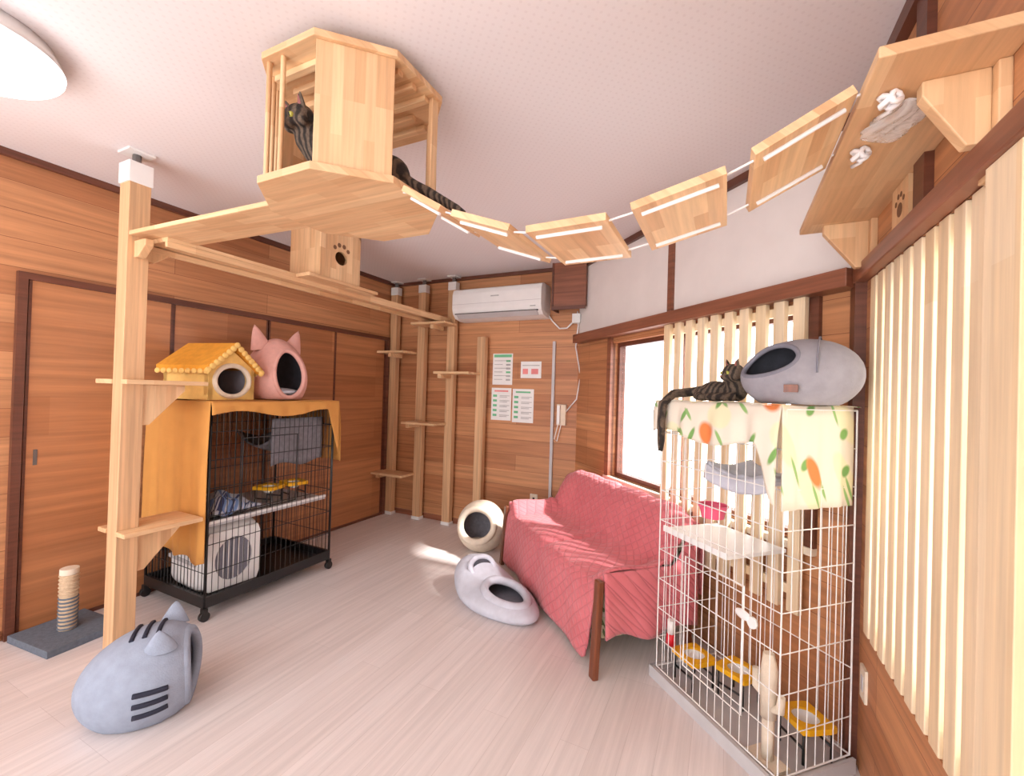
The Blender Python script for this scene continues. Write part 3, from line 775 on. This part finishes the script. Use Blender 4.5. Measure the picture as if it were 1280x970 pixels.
b=MB(); b.grid(lambda u,v:V((.06+.30*u,.13+.24*v,1.02-.03*math.sin(pi*u)-.02*math.sin(pi*v)+.004*math.sin(20*u))),20,20,M_greylt)
b.grid(lambda u,v:V((.06+.30*u,.37+.01*math.sin(9*u)*v,1.02-.03*math.sin(pi*u)-.06*v)),20,6,M_greylt); b.obj('folded_towel_hammock',C0,A45,solid=.02)
b=MB(); b.grid(lambda u,v:V(((.055-.012*v)*math.cos(2*pi*u),(.055-.012*v)*math.sin(2*pi*u),.05*(1-v))),28,6,M_pinkpl,True,True)
b.extr([(.043*math.cos(2*pi*i/24),.043*math.sin(2*pi*i/24),0) for i in range(24)],(0,0,.004),M_pinkpl); b.tube([(.057*math.cos(2*pi*i/24),.057*math.sin(2*pi*i/24),.05) for i in range(24)],.005,M_pinkpl,6,True)
b.obj('pink_food_bowl',w45(.33,.36,.80))
b=MB(); b.tube([(0,0,0),(0,0,.05)],[.022,.018],M_red,16); b.tube([(0,0,.05),(0,0,.11)],[.016,.016],M_white,16); b.obj('pet_water_bottle',w45(.53,.39,.17))
b=MB()
b.tube([(0,0,0),(0,0,.16),(.004,0,.22)],[.026,.028,.018],M_cream,14); b.tube([(0,0,.06),(.05,0,.08),(.055,0,.14)],[.014,.016,.012],M_cream,10); b.tube([(0,0,.03),(-.045,0,.05),(-.05,0,.10)],[.014,.016,.012],M_cream,10)
b.box(-.06,.06,-.035,.035,-.16,-.145,M_cream); b.tube([(0,0,-.15),(0,0,0)],.02,M_cream,10); b.obj('cactus_cat_scratcher',w45(.045,.365,.18),A45)

# tunnel bed on the white cage; local +x = open end
b=MB()
def shp(p):
    t_=(p.x+.2)/.4; return V((p.x,p.y*(1.0-.08*t_),p.z*(1.0-.10*t_)))
dome(b,(.185,.140,.135),(.58,.55,.46),.76,.56,M_grey,M_greydk,M_greymid,.009,.105,.9,shp)
b.tube([V((-.06,.133*math.cos(a*pi/12),.105+.129*math.sin(a*pi/12))) for a in range(0,13)],.003,M_greymid,6)
b.box(-.01,.03,.130,.144,.04,.065,M_walnut)
b.obj('grey_tunnel_cat_bed',(.228,1.835,cz2+.005),math.radians(168))

# ---------------------------------------------------------------- cats
def cat(name,loc,rz,ells,tubes,head,hd,up=(0,0,1),hr_=.046):
    root=empty(name,loc,rz)
    b=MB()
    for c_,r_ in ells: b.ell(c_,r_,M_tabby)
    for pts,rr in tubes: b.tube(pts,rr,M_tabby,12)
    hd=V(hd).normalized(); side=hd.cross(V(up)).normalized(); upv=side.cross(hd); h=V(head)
    R=Matrix((side,hd,upv)).transposed()
    b.ell(h,(hr_,hr_*.95,hr_*.86),M_tabby,R)
    b.ell(h+hd*hr_*.8-upv*hr_*.28,(hr_*.45,hr_*.42,hr_*.32),M_tabby,R)
    for sg in (-1,1):
        b.ell(h+side*sg*hr_*.62-upv*hr_*.25+hd*hr_*.35,hr_*.42,M_tabby,None)
        ear(b,h+side*sg*hr_*.58+upv*hr_*.52,hr_*.75,hr_*.95,hr_*.4,M_tabby,upv+side*sg*.35,side)
    o=b.obj('body',parent=root)
    m=o.modifiers.new('r','REMESH'); m.mode='VOXEL'; m.voxel_size=.004; m.use_smooth_shade=True
    m=o.modifiers.new('s','SMOOTH'); m.iterations=4; m.factor=.5
    b=MB()
    for sg in (-1,1):
        e=h+side*sg*hr_*.42+hd*hr_*.80+upv*hr_*.10
        b.ell(e,hr_*.17,M_eye,None,12,8); b.ell(e+hd*hr_*.11,(hr_*.08,hr_*.08,hr_*.12),M_pupil,R,10,6)
        ear(b,h+side*sg*hr_*.60+upv*hr_*.62+hd*hr_*.14,hr_*.4,hr_*.6,hr_*.12,M_nose,upv+side*sg*.35,side)
    b.ell(h+hd*hr_*1.2-upv*hr_*.16,(hr_*.12,hr_*.1,hr_*.08),M_nose,R,10,6)
    b.obj('face',parent=root)
    return root
cb=cz2+.006
cat('tabby_cat',C0+V((0,0,0)),A45,
 [((.41,.28,cb+.042),(.075,.065,.045)),((.36,.25,cb+.045),(.07,.055,.045)),((.325,.255,cb+.05),(.045,.045,.05)),((.43,.335,cb+.028),(.05,.03,.03))],
 [([(.32,.26,cb+.065),(.318,.275,cb+.085),(.315,.285,cb+.105)],[.044,.038,.036]),
  ([(.33,.29,cb+.02),(.37,.34,cb+.016),(.39,.38,cb+.014)],[.02,.016,.015]),
  ([(.30,.29,cb+.02),(.33,.36,cb+.016),(.35,.395,cb+.014)],[.02,.016,.015]),
  ([(.44,.36,cb+.02),(.38,.395,cb+.014)],[.018,.014]),
  ([(.46,.29,cb+.045),(.51,.34,cb+.035),(.52,.42,cb+.026),(.508,.485,cb-.02),(.50,.497,cb-.10),(.505,.492,cb-.18),(.50,.497,cb-.23)],[.024,.021,.020,.019,.018,.017,.011])],
 (.305,.295,cb+.118),(.25,1,-.12))
cat('tabby_cat',(0,0,0),0,
 [((-1.235,1.07,FZ+.085),(.075,.065,.08)),((-1.16,1.12,FZ+.075),(.08,.07,.07)),((-1.07,1.17,FZ+.07),(.075,.07,.068))],
 [([(-1.25,1.05,FZ+.12),(-1.28,1.01,FZ+.17),(-1.285,1.0,FZ+.19)],[.06,.050,.040]),
  ([(-1.27,1.04,FZ+.07),(-1.285,.99,FZ+.035),(-1.29,.965,FZ+.014)],[.028,.018,.016]),
  ([(-1.21,1.02,FZ+.06),(-1.22,.98,FZ+.03),(-1.225,.955,FZ+.014)],[.026,.018,.016]),
  ([(-1.06,1.12,FZ+.03),(-1.0,1.08,FZ+.014)],[.024,.015]),
  ([(-1.03,1.19,FZ+.06),(-.985,1.21,FZ+.035),(-.95,1.235,FZ+.022),(-.90,1.25,FZ-.01),(-.85,1.265,FZ-.04),(-.82,1.27,FZ-.06)],[.026,.022,.018,.017,.015,.010])],
 (-1.288,.98,FZ+.215),(-.15,-1,-.45),hr_=.052)

# ---------------------------------------------------------------- lights
w=bpy.data.worlds.new('world'); scene.world=w; w.use_nodes=True
bg=w.node_tree.nodes['Background']; bg.inputs[0].default_value=(.99,.985,1.0,1); bg.inputs[1].default_value=3.2
sd=bpy.data.lights.new('sun','SUN'); sd.energy=7.0; sd.angle=math.radians(3); sd.color=(1,.96,.92)
so=bpy.data.objects.new('sun',sd); scene.collection.objects.link(so)
so.rotation_euler=V((-1.15,-.02,-1.0)).to_track_quat('-Z','Y').to_euler(); so.location=(3,3,4)
pd=bpy.data.lights.new('ceiling_lamp_bulb','POINT'); pd.energy=4; pd.shadow_soft_size=.2; pd.color=(1,.97,.94)
po=bpy.data.objects.new('ceiling_lamp_bulb',pd); scene.collection.objects.link(po); po.location=(-2.20,.46,H-.5)

# ---------------------------------------------------------------- camera
yaw=math.radians(26); F=V((-math.sin(yaw),math.cos(yaw),0)); Rr=V((math.cos(yaw),math.sin(yaw),0)); Z=V((0,0,1))
p=.0091; r=.03
f=F*math.cos(p)+Z*math.sin(p); u0=-F*math.sin(p)+Z*math.cos(p)
right=Rr*math.cos(r)+u0*math.sin(r); up=-Rr*math.sin(r)+u0*math.cos(r)
cd=bpy.data.cameras.new('camera'); cd.sensor_width=36; cd.lens=550/1280*36; cd.clip_start=.02
co=bpy.data.objects.new('camera',cd); scene.collection.objects.link(co)
m=Matrix((right,up,-f)).transposed().to_4x4(); m.translation=V((0,0,1.295)); co.matrix_world=m
scene.camera=co
